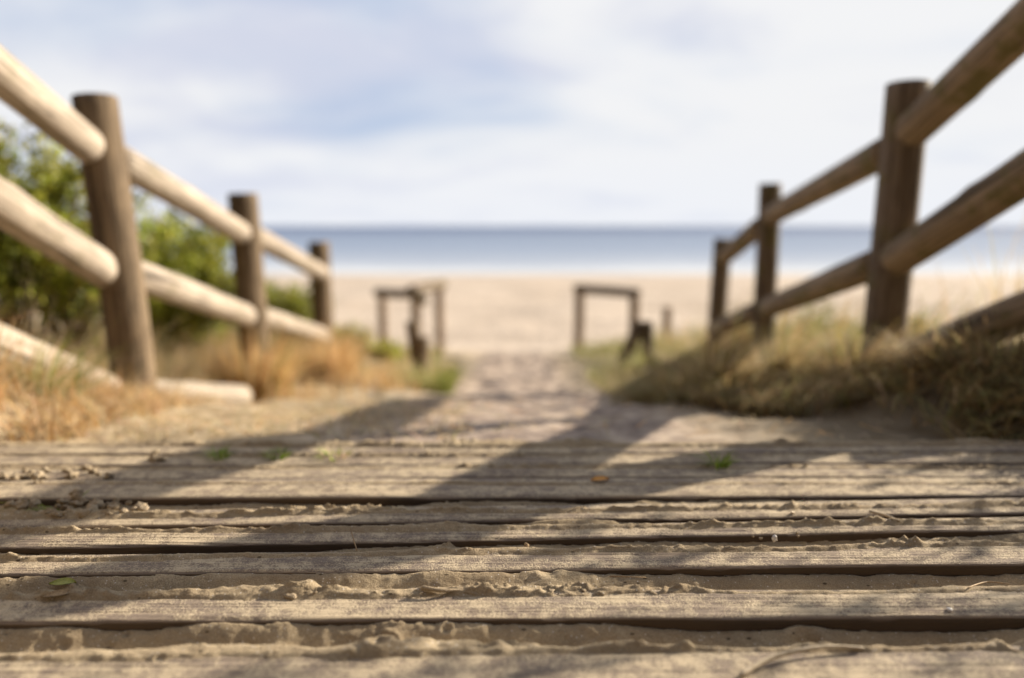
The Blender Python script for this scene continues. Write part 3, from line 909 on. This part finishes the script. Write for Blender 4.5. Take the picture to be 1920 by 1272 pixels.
# ------------------------------------------------------------------ shrubs
def shrub(label, x, y, height, rad, nleaf, seed, cols, leaf=0.03, lobes=9, group='shrubs behind the left fence', name='coastal_shrub'):
    rg = np.random.default_rng(seed)
    z0 = tz(x, y)
    root = empty(name, (x, y, z0))
    tag(root, label, 'shrub', group)
    # stems
    V = []; Q = []
    tips = []
    nb = lobes * 3
    for k in range(nb):
        a = rg.uniform(0, 6.283); tilt = rg.uniform(0.1, 1.0)
        L = height * rg.uniform(0.65, 1.05) * (1 - 0.25 * tilt)
        tip = np.array([math.cos(a) * rad * tilt, math.sin(a) * rad * tilt, L])
        tips.append(tip)
        pts = [np.array([math.cos(a) * 0.05, math.sin(a) * 0.05, -0.05])]
        for s in (0.3, 0.6, 1.0):
            pts.append(np.array([tip[0] * s ** 1.4, tip[1] * s ** 1.4, tip[2] * s]) + rg.normal(0, 0.015, 3))
        b0 = len(V)
        for j, pt in enumerate(pts):
            rr = 0.010 * (1 - j / 3.6) * max(1, height)
            for q in range(5):
                V.append(pt + np.array([math.cos(q * 1.2566) * rr, math.sin(q * 1.2566) * rr, 0]))
        for j in range(3):
            for q in range(5):
                Q.append((b0 + j * 5 + q, b0 + j * 5 + (q + 1) % 5, b0 + (j + 1) * 5 + (q + 1) % 5, b0 + (j + 1) * 5 + q))
    link('stems', np_mesh('stems', V, Q), M_STEM, root, loc=(x, y, z0))
    # leaves gathered in sprays along the outer half of every stem
    tips = np.array(tips)
    ns = max(1, nleaf // 14)
    ti = rg.integers(0, nb, ns); s = rg.uniform(0.35, 1.0, ns) ** 0.7
    cen = np.stack([tips[ti, 0] * s ** 1.4, tips[ti, 1] * s ** 1.4, tips[ti, 2] * s], -1) + rg.normal(0, 0.05 * max(0.6, rad), (ns, 3))
    tone = pick(cols, ns, rg, 0.22)
    c = np.repeat(cen, 14, 0) + rg.normal(0, 0.030, (ns * 14, 3)); n = len(c)
    up = rg.normal(0, 1, (n, 3)) + np.array([0, 0, 1.3]); up /= np.linalg.norm(up, axis=1)[:, None]
    sd = np.cross(up, rg.normal(0, 1, (n, 3))); sd /= np.linalg.norm(sd, axis=1)[:, None]
    nr = np.cross(up, sd)
    l = (leaf * rg.uniform(0.6, 1.3, n))[:, None]
    A = c; B = c + up * l * 0.5 + sd * l * 0.26 + nr * l * 0.06; Cc = c + up * l; D = c + up * l * 0.5 - sd * l * 0.26 + nr * l * 0.06
    LV = np.stack([A, B, Cc, D], 1).reshape(-1, 3)
    LQ = (np.arange(n)[:, None] * 4 + np.arange(4)[None, :])
    tones = np.repeat(np.clip(np.repeat(tone, 14, 0) * (1 + rg.normal(0, 0.12, (n, 1))), 0.01, 0.8), 4, axis=0)
    link('foliage', np_mesh('foliage', LV, LQ, False, tones), M_LEAF, root, loc=(x, y, z0))
    return root


SH = [(0.21, 0.24, 0.028), (0.34, 0.36, 0.04), (0.52, 0.50, 0.09), (0.12, 0.14, 0.02), (0.26, 0.28, 0.03)]
SH2 = SH + [(0.32, 0.28, 0.12), (0.3, 0.3, 0.08)]


def shrub_px(label, px, py_top, Y, rad, nleaf, seed, cols, **k):
    p = at(px, py_top, Y)
    return shrub(label, p.x, p.y, p.z - tz(p.x, p.y), rad, nleaf, seed, cols, **k)


shrub_px('tallest green shrub with sky showing through, left of the nearest post', -20, 185, 3.5, 0.7, 7500, 301, SH, leaf=0.045, lobes=13)
shrub_px('green shrub just behind the nearest left post', 110, 300, 4.0, 0.62, 6500, 302, SH2, leaf=0.045, lobes=12)
shrub_px('dense dark green shrub seen between the nearest and middle left posts', 315, 395, 4.9, 0.8, 15000, 303, SH, leaf=0.046, lobes=16)
shrub_px('small olive shrub seen between the middle and farthest left posts', 528, 520, 6.6, 0.6, 6500, 304, SH2, leaf=0.04)
shrub_px('small rounded green shrub just right of the farthest left post', 645, 608, 7.6, 0.32, 2600, 305, SH, leaf=0.04)
shrub_px('low spreading green shrub below the left barrier', 722, 655, 7.4, 0.36, 2600, 306, SH2, leaf=0.04)
shrub_px('low shrub with one dark green heart behind the nearest right post', 1745, 600, 5.2, 0.45, 2800, 307, OLIVE + GREEN, leaf=0.04, group='shrubs behind the right fence')
shrub_px('loose yellow green shrub seen between the two nearer right posts', 1540, 575, 6.2, 0.5, 3000, 308, OLIVE + GREEN, leaf=0.04, group='shrubs behind the right fence')

shrub('loose grey green shrub added out of view to dapple the deck, outside the right fence nearest the camera', 2.35, 1.45, 1.25, 0.7, 2200, 309, OLIVE + GREEN, leaf=0.04, group='shrubs behind the right fence')  # unseen shrub, put in so its loose leaves mottle the light on the deck
shrub('loose olive shrub added out of view to break up the rail shadows, outside the right fence beside the nearest right post', 2.6, 2.3, 0.9, 0.5, 1400, 310, OLIVE + GREEN, leaf=0.04, group='shrubs behind the right fence')  # also out of view, added to scatter the shadow bands of the rails

# ------------------------------------------------------------------ small things on the deck
M_LEAFY = mat_plain('fallen leaf yellow green', (0.30, 0.30, 0.06), (0.20, 0.21, 0.04), 300, 0.5)
M_LEAFO = mat_plain('fallen leaf orange', (0.60, 0.27, 0.03), (0.45, 0.2, 0.03), 200, 0.5)
M_TWIG = mat_plain('twig bark', (0.36, 0.25, 0.13), (0.20, 0.13, 0.07), 300)
M_STRAW = mat_plain('dry grass stalk', (0.50, 0.41, 0.29), (0.38, 0.30, 0.2), 200, 0.5)
M_PEB = mat_plain('dark pebble', (0.10, 0.09, 0.08), (0.2, 0.18, 0.16), 500)
M_SHELL = mat_plain('shell', (0.75, 0.72, 0.68), (0.55, 0.5, 0.45), 400, 0.35, 0.5)
M_CLOD = mat_sand('sand clod', (0.58, 0.47, 0.33), (0.46, 0.365, 0.25), 0.1)


def deck_px(px, py):
    p = on_plane(px, py, 0.0)
    for _ in range(4):
        p = on_plane(px, py, deck_at(p.x, p.y))
    return p


def leaf_thing(label, px, py, length, width, ang, mat, tilt=0.1):
    p = deck_px(px, py)
    n, m_ = 12, 5
    V = []
    for side in (0, 1):
        for i in range(n):
            s = i / (n - 1); w = width * 0.5 * math.sin(math.pi * s) ** 0.8 + 0.0003
            for j in range(m_):
                v = j / (m_ - 1) * 2 - 1
                zc = 0.0015 + 0.12 * width * v * v + 0.002 * math.sin(3 * s) - (0.0006 if side else 0)
                V.append(((s - 0.5) * length, v * w, zc))
    Q = list(map(tuple, grid_quads(n, m_))) + [t[::-1] for t in map(tuple, grid_quads(n, m_, n * m_))]
    q = Quaternion((0, 0, 1), ang) @ Quaternion((1, 0, 0), tilt)
    o = link('fallen_leaf', np_mesh('fallen_leaf', V, Q), mat, None, loc=p + Vector((0, 0, 0.001)), quat=q)
    tag(o, label, 'leaf', 'fallen leaves')


def strand(name, label, cat, pts, r, mat, group, seg=7):
    """a stalk or twig through a list of world points"""
    P = [Vector(p) for p in pts]
    # Catmull-Rom
    fine = []
    for i in range(len(P) - 1):
        p0 = P[max(i - 1, 0)]; p1 = P[i]; p2 = P[i + 1]; p3 = P[min(i + 2, len(P) - 1)]
        for k in range(8):
            t = k / 8
            fine.append(0.5 * ((2 * p1) + (p2 - p0) * t + (2 * p0 - 5 * p1 + 4 * p2 - p3) * t * t + (3 * p1 - p0 - 3 * p2 + p3) * t ** 3))
    fine.append(P[-1])
    base = fine[0].copy()
    V = []
    n = len(fine)
    for i, c in enumerate(fine):
        d = (fine[min(i + 1, n - 1)] - fine[max(i - 1, 0)]).normalized()
        s1 = d.cross(Vector((0, 0, 1)));
        if s1.length < 1e-3: s1 = Vector((1, 0, 0))
        s1.normalize(); s2 = s1.cross(d)
        rr = r * (1 - 0.45 * i / n)
        if i in (0, n - 1): rr *= 0.3
        for q in range(seg):
            a = q / seg * 6.283
            V.append(c - base + s1 * math.cos(a) * rr + s2 * math.sin(a) * rr)
    o = link(name, np_mesh(name, [tuple(v) for v in V], grid_quads(n, seg, closed_v=True)), mat, None, loc=base)
    tag(o, label, cat, group)


def strand_px(name, label, cat, pix, r, mat, group, lift=0.002):
    strand(name, label, cat, [deck_px(a, b) + Vector((0, 0, lift + (c if c else 0))) for a, b, c in pix], r, mat, group)


def lump(name, label, cat, px, py, sx_, sy_, sz_, mat, group, seed, sink=0.3):
    p = deck_px(px, py)
    nu, nv = 12, 16
    V = []
    for i in range(nu):
        a = math.pi * (i + 0.02) / (nu - 0.96)
        for j in range(nv):
            b = 2 * math.pi * j / nv
            x, y, z = math.sin(a) * math.cos(b), math.sin(a) * math.sin(b), math.cos(a)
            k = 1 + 0.9 * float(fbm(np.array(x * 1.6 + 5 + seed), np.array(y * 1.6 + z * 1.3 + 5), seed, 3))
            V.append((x * sx_ * k, y * sy_ * k, z * sz_ * k))
    o = link(name, np_mesh(name, V, grid_quads(nu, nv, closed_v=True)), mat, None, loc=p + Vector((0, 0, sz_ * (1 - sink))), quat=Quaternion((0, 0, 1), seed * 1.3))
    tag(o, label, cat, group)


leaf_thing('yellow green oval leaf in the dark gap at the left', 118, 1098, 0.034, 0.016, 0.1, M_LEAFY)
leaf_thing('dull brown leaf lying just below the yellow green one at the left', 108, 1120, 0.036, 0.013, 0.3, M_TWIG)
leaf_thing('orange leaf lying on the blurred planks right of the middle', 1125, 903, 0.035, 0.018, 0.2, M_LEAFO)
strand_px('twig', 'thin brown twig standing against the plank left of the middle', 'twig', [(670, 1036, 0.0), (664, 1024, 0.006), (658, 1010, 0.014)], 0.0011, M_TWIG, 'twigs and stalks')
strand_px('dry_stalk', 'long pale grass stalk arching over the nearest plank', 'stalk', [(1385, 1275, 0.002), (1450, 1245, 0.006), (1540, 1226, 0.006), (1620, 1222, 0.002)], 0.0032, M_STRAW, 'twigs and stalks')
strand_px('twig', 'straight twig lying on the sand at the right edge', 'twig', [(1815, 1106, 0.001), (1850, 1098, 0.003), (1895, 1100, 0.001)], 0.0011, M_TWIG, 'twigs and stalks')
strand_px('twig', 'short dark twig lying on shaded sand right of the middle', 'twig', [(1142, 1085, 0.001), (1180, 1087, 0.002), (1212, 1087, 0.001)], 0.0010, M_TWIG, 'twigs and stalks')
strand_px('dry_stalk', 'pale straw slanting across the gap right of the middle', 'stalk', [(1484, 964, 0.001), (1500, 971, 0.003), (1516, 980, 0.001)], 0.0022, M_STRAW, 'twigs and stalks')
strand_px('dry_stalk', 'second pale straw, crossing the gap nearer the right edge', 'stalk', [(1628, 962, 0.001), (1660, 972, 0.003), (1690, 982, 0.001)], 0.0022, M_STRAW, 'twigs and stalks')
strand_px('twig', 'curved sand crusted root lying in the widest sand strip near the middle', 'twig', [(790, 1106, 0.001), (825, 1114, 0.003), (860, 1115, 0.003), (896, 1118, 0.0)], 0.0032, M_CLOD, 'twigs and stalks')
lump('pebble', 'dark pebble on the sand near the right edge', 'pebble', 1813, 1086, 0.006, 0.005, 0.004, M_PEB, 'pebbles', 3)
lump('pebble', 'round brown pebble on the rim of the sharpest plank', 'pebble', 987, 1027, 0.005, 0.004, 0.004, M_TWIG, 'pebbles', 4)
lump('shell', 'small white shell beside the sunlit sand crust', 'shell', 1452, 1014, 0.004, 0.003, 0.005, M_SHELL, 'shells', 5)
lump('shell', 'tiny white shell chip on the front of the second plank', 'shell', 1780, 1145, 0.004, 0.003, 0.002, M_SHELL, 'shells', 6)
lump('shell', 'white oval shell among clods left of the middle', 'shell', 1188 // 2 - 50, 1122, 0.010, 0.006, 0.004, M_CLOD, 'shells', 7)
lump('seed_head', 'white fluffy seed head lying beyond the planks, nearer the path', 'flower', 1384, 806, 0.012, 0.010, 0.009, M_SHELL, 'white seed heads', 8)
lump('seed_head', 'white fluffy seed head lying beyond the planks, nearer the bank', 'flower', 1405, 812, 0.010, 0.009, 0.008, M_SHELL, 'white seed heads', 9)

clods = []
rc = random.Random(21)
for (cx_, cy_, n_, sp, ss_) in ((590, 1112, 2, 14, 0.0045), (1045, 1110, 3, 30, 0.004), (110, 953, 20, 75, 0.010), (150, 940, 3, 18, 0.013), (225, 953, 6, 25, 0.008), (80, 893, 14, 70, 0.010), (285, 862, 3, 10, 0.012), (1450, 1012, 3, 35, 0.003)):
    for k in range(n_ * 2):
        clods.append((cx_ + rc.gauss(0, sp), cy_ + rc.gauss(0, 6.0), ss_ * rc.uniform(0.25, 0.8)))


def clod_mesh():
    V = []; Q = []
    for i, (px, py, s) in enumerate(clods):
        p = deck_px(px, py); b0 = len(V)
        for a_ in range(7):
            a = math.pi * (a_ + 0.02) / 6.04
            for j in range(9):
                b = 2 * math.pi * j / 9
                x, y, z = math.sin(a) * math.cos(b), math.sin(a) * math.sin(b), math.cos(a)
                k = 1 + 2.2 * float(fbm(np.array(x * 2 + 5 + i), np.array(y * 2 + z * 1.7 + 5), i, 3))
                V.append((p.x + x * s * k * 1.3, p.y + y * s * k, p.z + 0.4 * s + z * s * k * 0.8))
        Q += list(map(tuple, grid_quads(7, 9, b0, closed_v=True)))
    return np_mesh('sand_clods', V, Q)


tag(link('sand_clods', clod_mesh(), M_CLOD), 'crumbled clods of sand scattered over the planks', 'sand', kind='stuff')

# sprigs of living grass growing in the gaps
def sprig(label, px, py, n, h, spread, cols, seed, bend=0.9, width=0.0016):
    p = deck_px(px, py)
    return tuft(label, p.x, p.y, n, h * 0.5, h, spread, cols, seed, bend, width, z=p.z - 0.002, group='green sprigs growing in the planks', name='grass_sprig')


LG = [(0.24, 0.34, 0.05), (0.32, 0.38, 0.07), (0.2, 0.28, 0.04)]
sprig('green grass sprig among sand clods at the far left of the planks', 110, 955, 26, 0.045, 0.03, LG, 401, 1.4, 0.0016)
sprig('bright green sprig at the left end of the farthest plank', 410, 858, 40, 0.03, 0.02, LG, 402)
sprig('green sprig on the farthest plank, next to the bright one', 520, 856, 40, 0.024, 0.025, LG, 403)
sprig('yellowish sprig with pale seed heads left of the path', 625, 856, 40, 0.026, 0.03, LG + STRAW, 404)
sprig('green sprig beside a dry stalk right of the path', 1345, 875, 40, 0.045, 0.02, LG, 405)
sprig('small green sprig at the foot of the shaded right bank', 1612, 815, 60, 0.035, 0.03, LG, 406)
